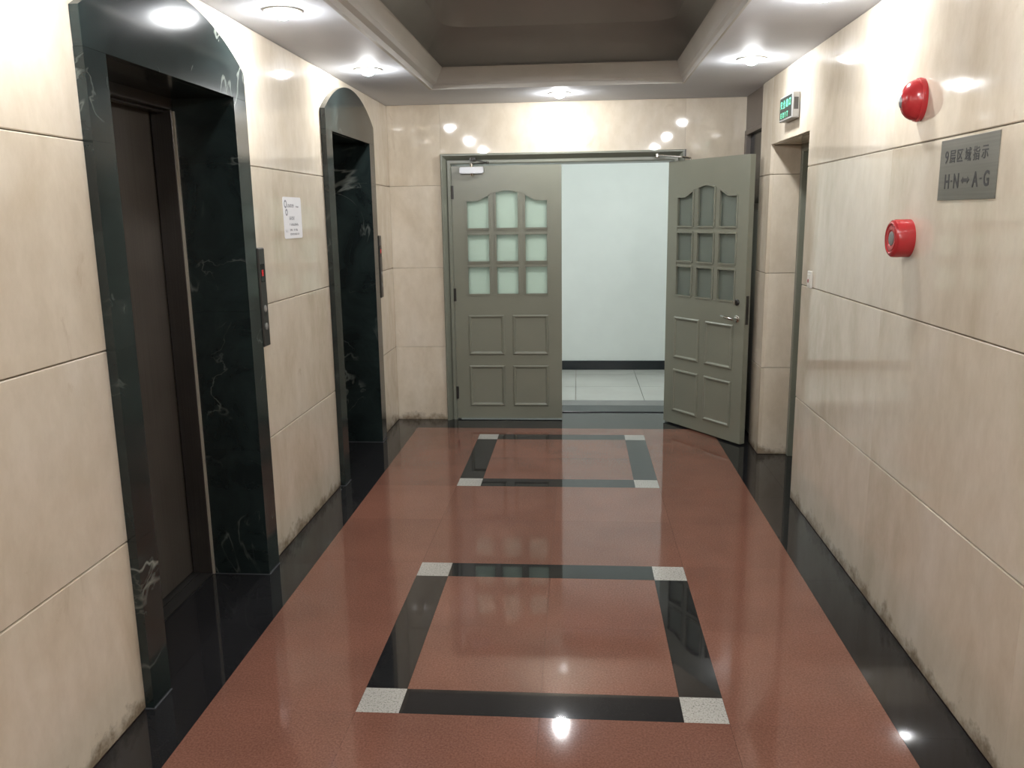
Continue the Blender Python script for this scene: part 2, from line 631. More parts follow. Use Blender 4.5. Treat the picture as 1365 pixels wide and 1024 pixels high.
# ---- wall_back with the opening for the double doors
DL, DR, DT = -1.04, 0.786, 2.062     # outer edge of the door frame
FRW = 0.076


def wb(bm):
    y0, y1 = YB + TH - 0.002, 6.74
    box(bm, -3.2, DL + 0.03, y0, y1, 0, 2.85)
    box(bm, DR - 0.03, 3.2, y0, y1, 0, 2.85)
    box(bm, DL + 0.03, DR - 0.03, y0, y1, DT - 0.03, 2.85)


WB = part('wall_back', M['core'], None, wb)
tag(WB, 'back wall of cream stone slabs around the double doors', kind='structure')


def bslab(x0, x1, z0, z1):
    slab(WB, 'cream_stone_slab', M['cream'], x0, x1, YB, YB + TH, z0, z1, 0.0012, 0.0016, 'xz', hz=True)


for z0, z1 in ROWS:
    bslab(XL, DL, z0, z1)
    bslab(DR, XR + 0.1, z0, z1)
bslab(DL, -0.13, DT, H)
bslab(-0.13, DR, DT, H)

# ---- wall behind the viewpoint
WN = part('wall_front', M['core'], None, lambda bm: box(bm, -1.6, 1.4, YN - 0.2, YN - TH, 0, H))
tag(WN, 'cream stone wall closing the lobby behind the viewpoint', kind='structure')
for x0, x1 in ((XL, -0.12), (-0.12, XR)):
    for z0, z1 in ROWS:
        slab(WN, 'cream_stone_slab', M['cream'], x0, x1, YN - TH, YN, z0, z1, CH, GW, 'xz', hz=True)

# ---- ceiling: flat soffit, fascia, dark vaulted coffer
LX0, LX1, LY0, LY1 = -0.955, 0.668, -1.7, 5.70      # lower edge of the coffer lip
UX0, UX1, UY0, UY1 = -0.885, 0.628, -1.62, 5.675    # its upper edge
ZU = 2.55


def soffit(bm):
    ox0, ox1, oy0, oy1 = XL - 0.02, XR + 0.14, YN - 0.02, YB + 0.02
    for (x0, x1, y0, y1) in ((ox0, LX0, oy0, oy1), (LX1, ox1, oy0, oy1), (LX0, LX1, oy0, LY0), (LX0, LX1, LY1, oy1)):
        box(bm, x0, x1, y0, y1, H, H + 0.04)


CE = part('ceiling', M['ceil'], None, soffit)
tag(CE, 'white lobby ceiling with a long dark recessed vault down the middle', kind='structure')


def rrect(x0, x1, y0, y1, rad, z, n=6):
    pts = []
    for cx, cy, a0 in ((x1 - rad, y1 - rad, 0), (x0 + rad, y1 - rad, 90), (x0 + rad, y0 + rad, 180), (x1 - rad, y0 + rad, 270)):
        for i in range(n + 1):
            a = math.radians(a0 + 90 * i / n)
            pts.append((cx + rad * math.cos(a), cy + rad * math.sin(a), z))
    return pts


def loft(bm, loops, cap=False):
    R = [[bm.verts.new(p) for p in L] for L in loops]
    n = len(R[0])
    for A, B in zip(R, R[1:]):
        for i in range(n):
            j = (i + 1) % n
            bm.faces.new((A[i], A[j], B[j], B[i]))
    if cap:
        bm.faces.new(R[-1])


def fascia(bm):
    def q(t, z, e=0.0):
        return rrect(LX0 + (UX0 - LX0) * t + e, LX1 + (UX1 - LX1) * t - e, LY0 + (UY0 - LY0) * t + e, LY1 + (UY1 - LY1) * t - e, 0.002, z, 1)
    loft(bm, [q(-0.25, H + 0.001), q(-0.25, H - 0.008), q(0.02, H - 0.008), q(0.10, H + 0.018), q(0.45, H + 0.03), q(0.55, H + 0.055), q(1.0, ZU - 0.01), q(1.05, ZU), q(-1.2, ZU), q(-1.2, H + 0.041)])


part('coffer_fascia', M['fascia'], CE, fascia)


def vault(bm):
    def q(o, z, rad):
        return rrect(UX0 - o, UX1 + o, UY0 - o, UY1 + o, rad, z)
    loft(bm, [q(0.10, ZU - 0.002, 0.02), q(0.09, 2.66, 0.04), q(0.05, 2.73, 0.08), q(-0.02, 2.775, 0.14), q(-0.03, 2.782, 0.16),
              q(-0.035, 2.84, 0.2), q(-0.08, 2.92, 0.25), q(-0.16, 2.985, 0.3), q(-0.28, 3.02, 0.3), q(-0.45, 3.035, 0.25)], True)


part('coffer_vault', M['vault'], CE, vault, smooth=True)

# ---- the room behind the double doors
RF = part('floor_room', M['floorcore'], None, lambda bm: box(bm, -3.2, 3.2, 6.76, 8.95, -0.12, -0.012))
RF.name = 'floor_beyond'
tag(RF, 'pale grey tiled floor of the room behind the double doors', kind='structure')
slab(RF, 'threshold_strip', M['baseboard'], -1.04, 0.79, 6.752, 6.99, -0.012, 0.008, 0.003)
slab(RF, 'threshold_strip', M['greystone'], -3.0, 3.0, 6.992, 7.22, -0.012, 0.0)
ys = [7.22, 7.82, 8.42, 8.72]
xs = [-3.0, -2.4, -1.8, -1.2, -0.62, -0.02, 0.58, 1.18, 1.78, 2.38, 3.0]
for y0, y1 in zip(ys, ys[1:]):
    for x0, x1 in zip(xs, xs[1:]):
        slab(RF, 'floor_tile', M['tile'], x0, x1, y0, y1, -0.012, 0.0, 0, 0.004, 'xy')
WF = part('wall_beyond', M['whitewall'], None, lambda bm: box(bm, -3.2, 3.2, 8.72, 8.92, 0, 2.8))
tag(WF, 'white painted wall seen through the open door leaf', kind='structure')
for nm, x0, x1, side in (('wall_beyond_left', -3.2, -3.0, 'left'), ('wall_beyond_right', 3.0, 3.2, 'right')):
    o = part(nm, M['whitewall'], None, lambda bm: box(bm, x0, x1, 6.72, 8.74, 0, 2.8))
    tag(o, 'white %s side wall of the room behind the doors' % side, kind='structure')
WP = part('wall_beyond_near', M['whitewall'], None, lambda bm: (box(bm, -3.0, DL + 0.03, 6.74, 6.752, 0, 2.8), box(bm, DR - 0.03, 3.0, 6.74, 6.752, 0, 2.8), box(bm, DL + 0.03, DR - 0.03, 6.74, 6.752, DT - 0.03, 2.8)))
tag(WP, 'white plastered far side of the wall holding the double doors', kind='structure')
BB = part('baseboard_beyond', M['baseboard'], None, lambda bm: box(bm, -3.0, 3.0, 8.704, 8.72, 0, 0.095), bev=0.003)
tag(BB, 'black skirting along the white wall behind the doors', kind='structure')
CB = part('ceiling_beyond', M['ceil'], None, lambda bm: box(bm, -3.2, 3.2, 6.70, 8.95, 2.8, 2.85))
tag(CB, 'white ceiling of the room behind the double doors', kind='structure')

# ---- door frame of the double doors
def sweep_frame(bm, prof):
    """prof: (inset from outer edge, y); swept up the left side, over the head, down the right side"""
    L = []
    for s, y in prof:
        L.append([(DL + s, y, 0), (DL + s, y, DT - s), (DR - s, y, DT - s), (DR - s, y, 0)])
    R = [[bm.verts.new(p) for p in q] for q in L]
    n = len(R)
    for i in range(n):
        A, B = R[i], R[(i + 1) % n]
        for k in range(3):
            bm.faces.new((A[k], A[k + 1], B[k + 1], B[k]))
    for k in (0, 3):
        bm.faces.new([q[k] for q in R])


FR = part('trim_1', M['dframe'], None, lambda bm: sweep_frame(bm, [
    (0.0, YB - 0.001), (0.0, YB - 0.026), (0.006, YB - 0.032), (0.014, YB - 0.032), (0.020, YB - 0.024), (0.046, YB + 0.012),
    (0.050, YB + 0.012), (0.050, YB - 0.004), (0.068, YB - 0.004), (FRW, YB + 0.002), (FRW, YB + 0.24), (0.034, YB + 0.24), (0.034, YB - 0.001)]))
tag(FR, 'grey-green moulded frame around the double doors', kind='structure')

# ================================================================== LIFT DOORS
def lift(idx, L, label):
    o0, o1, i0, i1 = L['o0'], L['o1'], L['i0'], L['i1']
    W = ((o0 + o1) / 2)
    org = (SX, W, 0)
    root = empty('door_%d' % idx, org)
    tag(root, label, kind='structure')
    # arched head slab with the opening's top edge
    spring, rise = 2.205, 0.178
    hw = (o1 - o0) / 2
    Rr = (hw * hw + rise * rise) / (2 * rise)
    zc = spring + rise - Rr

    def head(bm):
        poly = [(o0, ZI), (o1, ZI), (o1, spring)]
        a1 = math.asin(hw / Rr)
        for i in range(1, 24):
            a = a1 - 2 * a1 * i / 24
            poly.append((W + Rr * math.sin(a), zc + Rr * math.cos(a)))
        poly.append((o0, spring))
        prism(bm, poly, XL + 0.0005, SX, 'YZ')
    part('arched_marble_head', M['marble'], root, head, org, bev=0.001)
    joints = [0.0, Z1, Z2, Z3, ZI]
    for z0, z1 in zip(joints, joints[1:]):
        for ya, yb in ((o0, i0), (i1, o1)):
            slab(root, 'marble_slab', M['marble'], XL + 0.0005, SX, ya, yb, z0, z1, 0.0, 0.0005, 'z', org)
        # reveals
        slab(root, 'marble_slab', M['marble'], -1.675, XL + 0.0005, i0 - 0.025, i0, z0, z1, 0.0, 0.0006, 'z', org)
        slab(root, 'marble_slab', M['marble'], -1.675, XL + 0.0005, i1, i1 + 0.025, z0, z1, 0.0, 0.0006, 'z', org)
    slab(root, 'marble_slab', M['marble'], -1.675, XL + 0.0005, i0 - 0.025, i1 + 0.025, ZI, ZI + 0.025, 0.0015, 0, '', org)
    # metal jamb behind the marble reveal
    xj, xd = -1.675, -1.765
    for nm, ya, yb in (('metal_jamb', i0 - 0.03, i0 + 0.012), ('metal_jamb', i1 - 0.012, i1 + 0.03)):
        j = part(nm, M['bronze2'], root, lambda bm: box(bm, xd, xj, ya, yb, 0, ZI), org, bev=0.002)
        part('bright_edge', M['edge'], j, lambda bm: box(bm, xj, xj + 0.010, (i1 - 0.009) if ya > W else (i0 + 0.001), (i1 - 0.001) if ya > W else (i0 + 0.009), 0.002, ZI - 0.05), org)
    part('metal_transom', M['bronze2'], root, lambda bm: (box(bm, xd, xj, i0, i1, ZI - 0.045, ZI + 0.01), box(bm, xd + 0.03, xj - 0.03, i0, i1, ZI - 0.055, ZI - 0.045)), org, bev=0.002)
    for ya, yb in ((i0 - 0.02, W - 0.002), (W + 0.002, i1 + 0.02)):
        part('door_panel', M['bronze'], root, lambda bm: box(bm, xd - 0.035, xd - 0.006, ya, yb, 0.008, ZI + 0.02), org, bev=0.003)
    part('door_sill', M['darkmetal'], root, lambda bm: (box(bm, xd - 0.04, xj, i0, i1, 0.0, 0.006), box(bm, xd + 0.01, xd + 0.03, i0, i1, 0.006, 0.009)), org)
    part('sealant_bead', M['caulk'], root, lambda bm: [box(bm, *q, 0.0, 0.003) for q in (
        (SX, SX + 0.004, o0, i0), (SX, SX + 0.004, i1, o1), (xj, SX, i1 - 0.004, i1), (XL, SX, o0 - 0.004, o0), (XL, SX, o1, o1 + 0.004))], org)
    part('shaft_back', M['ink'], root, lambda bm: box(bm, xd - 0.10, xd - 0.07, i0 - 0.06, i1 + 0.06, 0, ZI + 0.05), org)
    return root


lift(1, LIFTS[0], 'nearer lift door in a dark green marble surround with arched top')
lift(2, LIFTS[1], 'farther lift door in dark green marble, next to the back wall')


def call_panel(y0, y1, z0, z1, label):
    org = (XL, (y0 + y1) / 2, z0)
    r = empty('lift_call_panel', org)
    tag(r, label, 'call panel', 'lift call panels')
    yc = (y0 + y1) / 2
    part('face_plate', M['darkmetal'], r, lambda bm: box(bm, XL, XL + 0.036, y0, y1, z0, z1), org, bev=0.004)
    d = part('display', M['darkglass'], r, lambda bm: box(bm, XL + 0.035, XL + 0.0375, yc - 0.022, yc + 0.022, z1 - 0.15, z1 - 0.07), org, bev=0.001)

    def digit(bm):   # seven-segment glow of the floor indicator
        x0, x1 = XL + 0.0374, XL + 0.0382
        zc = z1 - 0.11
        box(bm, x0, x1, yc - 0.002, yc + 0.003, zc - 0.014, zc + 0.014)
        box(bm, x0, x1, yc - 0.014, yc - 0.009, zc - 0.014, zc + 0.014)
        box(bm, x0, x1, yc - 0.014, yc + 0.003, zc - 0.003, zc + 0.003)
    part('digit', M['led'], d, digit, org)
    for zc in (z0 + 0.17, z0 + 0.09):
        b_ = part('button', M['greyp'], r, lambda bm: lathe(bm, (XL + 0.035, yc, zc), (1, 0, 0), [(0, 0.016), (0.003, 0.016), (0.004, 0.013), (0.0045, 0)], 20), org, True)
    return r


call_panel(3.632, 3.705, 1.035, 1.475, 'tall dark metal lift call panel with red display, beside nearer lift')
call_panel(5.922, 5.990, 1.035, 1.475, 'tall dark metal lift call panel beside farther lift, near back corner')

# ================================================================== DOUBLE DOORS
LW, LH, LT = 0.836, 1.974, 0.045
PC = [(0.108, 0.284), (0.331, 0.507), (0.554, 0.730)]
PR = [(1.000, 1.218), (1.252, 1.464)]
ZT0 = 1.504
UC = 0.419


def arch_z(u):
    t = abs(u - UC)
    return 1.795 - 0.078 * min(1.0, t / 0.222) ** 1.6


def leaf_parts(root, face):
    """a door leaf in local axes: u = x from the hinge, v = y (0 = visible face, +v into the leaf), z up.
    face = +1/-1 mirrors v so that the visible face is the y- side"""
    B0, B1 = 0.0, LT

    def body(bm):
        box(bm, 0, LW, B0, B1, 0.012, PR[0][0])                       # lower solid part
        box(bm, 0, PC[0][0], B0, B1, PR[0][0], LH)                    # stiles
        box(bm, PC[2][1], LW, B0, B1, PR[0][0], LH)
        for a, b_ in ((PC[0][1], PC[1][0]), (PC[1][1], PC[2][0])):    # glazing bars
            prism(bm, [(a, PR[0][0]), (b_, PR[0][0]), (b_, arch_z(b_) + 0.002), (a, arch_z(a) + 0.002)], B0 + 0.004, B1 - 0.004, 'XZ')
        for za, zb in ((PR[0][1], PR[1][0]), (PR[1][1], ZT0)):
            for a, b_ in PC:
                box(bm, a, b_, B0 + 0.004, B1 - 0.004, za, zb)
        us = [PC[0][0] + (PC[2][1] - PC[0][0]) * i / 40 for i in range(41)]
        poly = [(PC[0][0], LH)] + [(u, arch_z(u)) for u in us] + [(PC[2][1], LH)]
        # top rail cut to the arched outline, in strips so that it stays clean
        for i in range(40):
            a, b_ = us[i], us[i + 1]
            prism(bm, [(a, arch_z(a)), (b_, arch_z(b_)), (b_, LH), (a, LH)], B0, B1, 'XZ')
        bmesh.ops.remove_doubles(bm, verts=bm.verts[:], dist=1e-5)
    part('leaf_frame', M['door'], root, body)

    # planted mouldings round each pane: thin raised beads
    def bead(bm, pts, closed=True):
        n = len(pts)
        for i in range(n if closed else n - 1):
            p, q = pts[i], pts[(i + 1) % n]
            d = Vector((q[0] - p[0], q[1] - p[1]))
            if d.length < 1e-6:
                continue
            nn = Vector((-d.y, d.x)).normalized() * 0.006
            for v0, v1 in ((B0 - 0.005, B0 + 0.006), (B1 - 0.006, B1 + 0.005)):
                prism(bm, [(p[0] - nn.x, p[1] - nn.y), (q[0] - nn.x, q[1] - nn.y), (q[0] + nn.x, q[1] + nn.y), (p[0] + nn.x, p[1] + nn.y)], v0, v1, 'XZ')

    panes = []
    for a, b_ in PC:
        for z0, z1 in PR:
            panes.append([(a, z0), (b_, z0), (b_, z1), (a, z1)])
        n = 10
        panes.append([(a, ZT0), (b_, ZT0)] + [(b_ + (a - b_) * i / n, arch_z(b_ + (a - b_) * i / n)) for i in range(n + 1)])
    for pl in panes:
        pn = part('pane', M['glass'], root, lambda bm: prism(bm, pl, LT / 2 - 0.003, LT / 2 + 0.003, 'XZ'))
        part('glazing_bead', M['door'], pn, lambda bm: bead(bm, pl))

    # four moulded panels
    for u0, u1 in ((0.106, 0.386), (0.452, 0.732)):
        for z0, z1 in ((0.112, 0.440), (0.525, 0.840)):
            def pan(bm):
                for sgn, v in ((-1, B0), (1, B1)):
                    def ring(ins, d):
                        return [(u0 + ins, v + sgn * d, z0 + ins), (u1 - ins, v + sgn * d, z0 + ins), (u1 - ins, v + sgn * d, z1 - ins), (u0 + ins, v + sgn * d, z1 - ins)]
                    loft(bm, [ring(0, -0.001), ring(0.001, 0.006), ring(0.008, 0.011), ring(0.015, 0.010), ring(0.021, 0.003), ring(0.026, 0.001)], True)
            part('moulded_panel', M['door'], root, pan)


def closer(parent_root, u0, u1, z, v, arm_pts):
    c = part('door_closer', M['silver'], parent_root, lambda bm: box(bm, u0, u1, v - 0.042, v, z - 0.024, z + 0.024), bev=0.006, seg=2)
    uc = (u0 + u1) / 2
    part('pinion_cap', M['chrome'], c, lambda bm: lathe(bm, (uc, v - 0.022, z - 0.04), (0, 0, 1), [(0, 0), (0, 0.010), (0.014, 0.014), (0.09, 0.014), (0.092, 0)], 16), smooth=True)

    def arm(bm):
        for p, q in zip(arm_pts, arm_pts[1:]):
            p, q = Vector(p), Vector(q)
            d = (q - p).normalized()
            s = d.cross(Vector((0, 0, 1))).normalized() * 0.009
            t = Vector((0, 0, 0.004))
            A = [bm.verts.new(p + a) for a in (s + t, s - t, -s - t, -s + t)]
            Bv = [bm.verts.new(q + a) for a in (s + t, s - t, -s - t, -s + t)]
            bm.faces.new(A); bm.faces.new(list(reversed(Bv)))
            for i in range(4):
                j = (i + 1) % 4
                bm.faces.new((A[i], Bv[i], Bv[j], A[j]))
            lathe(bm, q - Vector((0, 0, 0.009)), (0, 0, 1), [(0, 0), (0, 0.011), (0.018, 0.011), (0.018, 0)], 12)
        e = Vector(arm_pts[-1])
        box(bm, e.x - 0.022, e.x + 0.022, e.y - 0.004, e.y + 0.045, e.z - 0.012, e.z + 0.012)
    part('closer_arm', M['darkmetal'], c, arm)


# left leaf, closed: hinge on the left
LFX, LFY = DL + FRW + 0.002, YB + 0.006
LF = empty('door_3', (LFX, LFY, 0))
tag(LF, 'closed left leaf of the olive-grey double door, panes lit from behind', kind='structure')
leaf_parts(LF, 1)
closer(LF, 0.068, 0.250, 1.940, -0.002, [(0.159, -0.024, 1.985), (0.285, -0.075, 1.990), (0.170, -0.050, 2.020)])
for z in (0.22, 1.0, 1.78):
    part('hinge', M['darkmetal'], LF, lambda bm: (cyl(bm, (0.0, -0.006, z - 0.05), (0, 0, 1), 0.006, 0.006, 0.10, 12), box(bm, 0.0, 0.014, -0.002, 0.002, z - 0.05, z + 0.05)))

# right leaf, open towards the viewer: hinge on the right, swung 123 degrees
ANG = math.radians(123)
dv = Vector((-math.cos(ANG), -math.sin(ANG), 0))
nv = Vector((-math.sin(ANG), math.cos(ANG), 0))          # normal of the face we see
piv = Vector((DR - FRW - 0.004, YB - 0.012, 0))
RFo = piv + nv * LT
RL = empty('door_4', RFo)
mm4 = Matrix((dv, -nv, Vector((0, 0, 1)))).transposed().to_4x4()   # local x along the leaf, local y into the leaf
mm4.translation = RFo
RL.matrix_world = mm4
tag(RL, 'right leaf of the double door standing open, with lever handle', kind='structure')
leaf_parts(RL, 1)


def lever(bm):
    u0, z0 = LW - 0.068, 0.885
    lathe(bm, (u0, 0.0, z0), (0, -1, 0), [(0, 0.024), (0.006, 0.024), (0.009, 0.019), (0.010, 0.010), (0.045, 0.009), (0.05, 0.009), (0.052, 0)], 20)
    pts = [(u0, -0.046, z0), (u0 - 0.03, -0.050, z0 + 0.004), (u0 - 0.075, -0.050, z0 + 0.010), (u0 - 0.115, -0.044, z0 + 0.014)]
    rr = [0.010, 0.011, 0.009, 0.007]
    for (p, q, ra, rb) in zip(pts, pts[1:], rr, rr[1:]):
        p, q = Vector(p), Vector(q)
        cyl(bm, p, q - p, ra, rb, (q - p).length, 14)


part('lever_handle', M['chrome'], RL, lever, smooth=True)
db = part('deadbolt_lock', M['darkmetal'], RL, lambda bm: lathe(bm, (LW - 0.075, 0.0, 0.998), (0, -1, 0), [(0, 0.022), (0.008, 0.022), (0.012, 0.017), (0.012, 0)], 20), smooth=True)
part('thumb_turn', M['steel'], db, lambda bm: box(bm, LW - 0.079, LW - 0.071, -0.03, -0.011, 0.985, 1.011), bev=0.002)
part('lock_plate', M['darkmetal'], RL, lambda bm: box(bm, LW - 0.0005, LW + 0.0015, 0.010, 0.034, 0.85, 1.045))
for z in (0.22, 1.0, 1.78):
    part('hinge', M['darkmetal'], RL, lambda bm: (cyl(bm, (-0.006, LT + 0.004, z - 0.05), (0, 0, 1), 0.006, 0.006, 0.10, 12), box(bm, -0.004, 0.014, LT - 0.002, LT + 0.002, z - 0.05, z + 0.05)))
# closer on the far face of this leaf
cR = part('door_closer', M['silver'], RL, lambda bm: box(bm, 0.068, 0.25, LT + 0.001, LT + 0.043, 1.90, 1.948), bev=0.006, seg=2)


def armR(bm):
    inv = mm4.inverted()
    P = [inv @ Vector(p) for p in ((0.0, 0.0, 0.0),)]
    pin = Vector((0.159, LT + 0.022, 1.992))
    knee = inv @ Vector((0.735, 6.28, 1.996))
    foot = inv @ Vector((0.58, YB - 0.05, 2.02))
    for p, q in ((pin - Vector((0, 0, 0.05)), pin), (pin, knee), (knee, foot)):
        d = (q - p)
        cyl(bm, p, d, 0.0075, 0.0075, d.length, 10)
    f = foot
    cyl(bm, f - Vector((0, 0, 0.012)), (0, 0, 1), 0.014, 0.014, 0.024, 12)
    b2 = inv @ Vector((0.58, YB - 0.012, 2.02))
    cyl(bm, f, b2 - f, 0.012, 0.016, (b2 - f).length, 12)


part('closer_arm', M['steel'], cR, armR)
# slim bracket at the right end of the head of the frame
BK = part('trim_2', M['darkmetal'], None, lambda bm: (box(bm, 0.784, 0.792, YB - 0.034, YB - 0.004, 2.004, 2.062), box(bm, 0.784, 0.812, YB - 0.010, YB - 0.001, 1.998, 2.008)))
tag(BK, 'small dark metal stop bracket at the frame corner above the open leaf', kind='structure')

# ================================================================== SIDE DOORS IN THE RIGHT WALL
D5 = empty('door_5', (ND, (N0 + N1) / 2, 0))
o5 = (ND, (N0 + N1) / 2, 0)
tag(D5, 'plain olive-grey door deep in the right-hand stone niche', kind='structure')
part('door_frame', M['dframe'], D5, lambda bm: (box(bm, ND, ND + 0.09, N0, N0 + 0.045, 0, NT), box(bm, ND, ND + 0.09, N1 - 0.045, N1, 0, NT), box(bm, ND, ND + 0.09, N0 + 0.045, N1 - 0.045, NT - 0.045, NT)), o5, bev=0.003)
part('door_leaf', M['door'], D5, lambda bm: box(bm, ND + 0.04, ND + 0.08, N0 + 0.048, N1 - 0.048, 0.01, NT - 0.048), o5, bev=0.002)
part('door_handle', M['steel'], D5, lambda bm: (lathe(bm, (ND + 0.04, N0 + 0.12, 1.0), (-1, 0, 0), [(0, 0.024), (0.008, 0.024), (0.010, 0.01), (0.05, 0.009), (0.052, 0)], 18), box(bm, ND - 0.012, ND - 0.002, N0 + 0.11, N0 + 0.22, 0.992, 1.008)), o5)

AX = XR + 0.022
o6 = (AX, (A0 + YB) / 2, 0)
D6 = empty('door_6', o6)
tag(D6, 'narrow side door with dark glass light behind the open leaf', kind='structure')
part('head_board', M['browngrey'], D6, lambda bm: box(bm, AX - 0.004, AX + 0.05, A0, YB, 2.185, H), o6)
part('door_frame', M['browngrey'], D6, lambda bm: (box(bm, AX - 0.012, AX + 0.05, A0, YB, 2.15, 2.185), box(bm, AX - 0.012, AX + 0.05, YB - 0.07, YB, 0, 2.15), box(bm, AX + 0.01, AX + 0.05, A0, YB - 0.07, 1.62, 1.66)), o6, bev=0.003)
part('pane', M['darkglass'], D6, lambda bm: box(bm, AX + 0.02, AX + 0.032, A0, YB - 0.07, 1.66, 2.15), o6)
part('door_leaf', M['greyp'], D6, lambda bm: box(bm, AX + 0.016, AX + 0.05, A0, YB - 0.07, 0.01, 1.62), o6, bev=0.003)

# ================================================================== CEILING LAMPS
def downlight(x, y, label):
    r = empty('downlight', (x, y, H))
    tag(r, label, 'downlight', 'recessed ceiling downlights')
    part('trim_ring', M['whitep'], r, lambda bm: lathe(bm, (0, 0, 0), (0, 0, -1), [(0.0, 0.078), (0.004, 0.077), (0.006, 0.070), (0.005, 0.062), (0.003, 0.050), (0.003, 0.037)], 32), smooth=True)
    part('lens', M['lens'], r, lambda bm: lathe(bm, (0, 0, -0.0015), (0, 0, -1), [(0, 0.038), (0.010, 0.038), (0.019, 0.034), (0.026, 0.026), (0.031, 0.015), (0.033, 0.006), (0.0332, 0)], 32), smooth=True)
    return r


PX0, PX1 = -1.19, 0.945
where = {4.93: ('between the two lifts', 'above the side door niche'),
         3.53: ('above the near lift surround', 'above the red fire alarms'),
         2.10: ('nearest the viewpoint on the lift side', 'nearest the viewpoint over the sign wall')}
far_ = {0.67: 'first pair', -0.76: 'second pair', -2.0: 'third pair'}
for y in (4.93, 3.53, 2.10, 0.67, -0.76, -2.0):
    a, b_ = where.get(y, ('behind the viewpoint, on the lift side', 'behind the viewpoint, on the sign side'))
    downlight(PX0, y, 'round bright downlight in the left ceiling strip, ' + a if y > 1 else 'round downlight, %s ' % far_[y] + a)
    downlight(PX1, y, 'round bright downlight in the right ceiling strip, ' + b_ if y > 1 else 'round downlight, %s ' % far_[y] + b_)
downlight(-0.13, 6.07, 'round bright downlight centred over the double doors')

for x, lb in ((-1.2, 'left'), (0.75, 'right')):
    r = empty('ceiling_light_panel', (x, 7.45, 2.8))
    tag(r, 'long white light panel on the %s of the ceiling beyond the doors' % lb, 'ceiling light', 'light panels of the room beyond')
    part('housing', M['whitep'], r, lambda bm: box(bm, -0.62, 0.62, -0.17, 0.17, -0.03, 0), bev=0.004)
    part('diffuser', M['panel_lens'], r, lambda bm: box(bm, -0.6, 0.6, -0.15, 0.15, -0.034, -0.03))

# ================================================================== THINGS ON THE WALLS
# ---- engraved metal sign
org = (XR, 2.787, 1.725)
SG = empty('directory_sign', org)
tag(SG, 'grey metal sign with black Chinese characters and letters H-N and A-G', 'sign')
part('plate', M['signmetal'], SG, lambda bm: box(bm, XR - 0.003, XR, 2.588, 2.986, 1.629, 1.822), org, bev=0.0008)
sx_ = XR - 0.0032
so = Vector(org)


def on_sign(frac, z):
    mm_ = wall_mtx('R', 2.986 - 0.398 * frac, z, sx_)
    mm_.translation -= so
    return mm_


for ch, fr in zip('9层区域指示', (0.125, 0.235, 0.370, 0.510, 0.650, 0.790)):
    text_mesh('character', ch, M['ink'], SG, on_sign(fr, 1.7665), 0.0445 if ch != '9' else 0.056, 1.0, 0.0006)
for ch, fr, sxx in (('H', 0.165, 0.85), ('N', 0.335, 0.85), ('A', 0.665, 0.85), ('G', 0.845, 0.8)):
    text_mesh('letter', ch, M['ink'], SG, on_sign(fr, 1.689), 0.064, sxx, 0.0014)
for fr in (0.25, 0.755):
    part('hyphen', M['ink'], SG, lambda bm: box(bm, sx_ - 0.0005, sx_ + 0.0004, 2.986 - 0.398 * fr - 0.006, 2.986 - 0.398 * fr + 0.006, 1.687, 1.692), org)


def arrow(bm):
    yc = 2.986 - 0.398 * 0.495
    z = 1.689
    a, b_, hgt, t = 0.028, 0.015, 0.0105, 0.0055
    prism(bm, [(yc - a, z), (yc - b_, z - hgt), (yc - b_, z - t), (yc + b_, z - t), (yc + b_, z - hgt), (yc + a, z), (yc + b_, z + hgt), (yc + b_, z + t), (yc - b_, z + t), (yc - b_, z + hgt)], sx_ - 0.0005, sx_ + 0.0004, 'YZ')


part('double_arrow', M['ink'], SG, arrow, org)

# ---- oval red sounder
org = (XR, 3.195, 1.98)
FB = empty('fire_alarm_sounder', org)
tag(FB, 'oval domed red fire alarm sounder, the upper of two alarms', 'fire alarm')
part('base', M['redp'], FB, lambda bm: lathe(bm, org, (-1, 0, 0), [(0, 0.060), (0.012, 0.062), (0.020, 0.060), (0.022, 0)], 36, 1.22, (0, 0, 1)), org, True)
part('dome', M['redp'], FB, lambda bm: lathe(bm, (XR - 0.020, org[1], org[2]), (-1, 0, 0), [(0, 0.058), (0.012, 0.056), (0.026, 0.050), (0.038, 0.040), (0.046, 0.026), (0.050, 0.012), (0.051, 0)], 36, 1.22, (0, 0, 1)), org, True)
part('sounder_grille', M['silver'], FB, lambda bm: lathe(bm, (XR - 0.066, org[1] + 0.004, org[2] - 0.004), (-1, 0.0, 0), [(0, 0.015), (0.006, 0.013), (0.009, 0.007), (0.010, 0)], 20, 1.5, (0, 0, 1)), org, True)

# ---- round red call point
org = (XR, 3.215, 1.4985)
FC = empty('fire_alarm_bell', org)
tag(FC, 'drum-shaped red fire alarm with grey centre, the lower of two alarms', 'fire alarm')
part('drum', M['redp'], FC, lambda bm: lathe(bm, org, (-1, 0, 0), [(0, 0.069), (0.050, 0.069), (0.058, 0.067), (0.064, 0.060), (0.065, 0.054), (0.061, 0.050), (0.060, 0.0)], 40), org, True)
part('rim_ring', M['redp'], FC, lambda bm: lathe(bm, (XR - 0.0605, org[1], org[2]), (-1, 0, 0), [(0, 0.046), (0.003, 0.044), (0.004, 0.036), (0.002, 0.030), (0.0, 0.029)], 36), org, True)
part('centre_disc', M['greyp'], FC, lambda bm: lathe(bm, (XR - 0.0595, org[1], org[2]), (-1, 0, 0), [(0, 0.026), (0.003, 0.025), (0.005, 0.016), (0.005, 0)], 28), org, True)

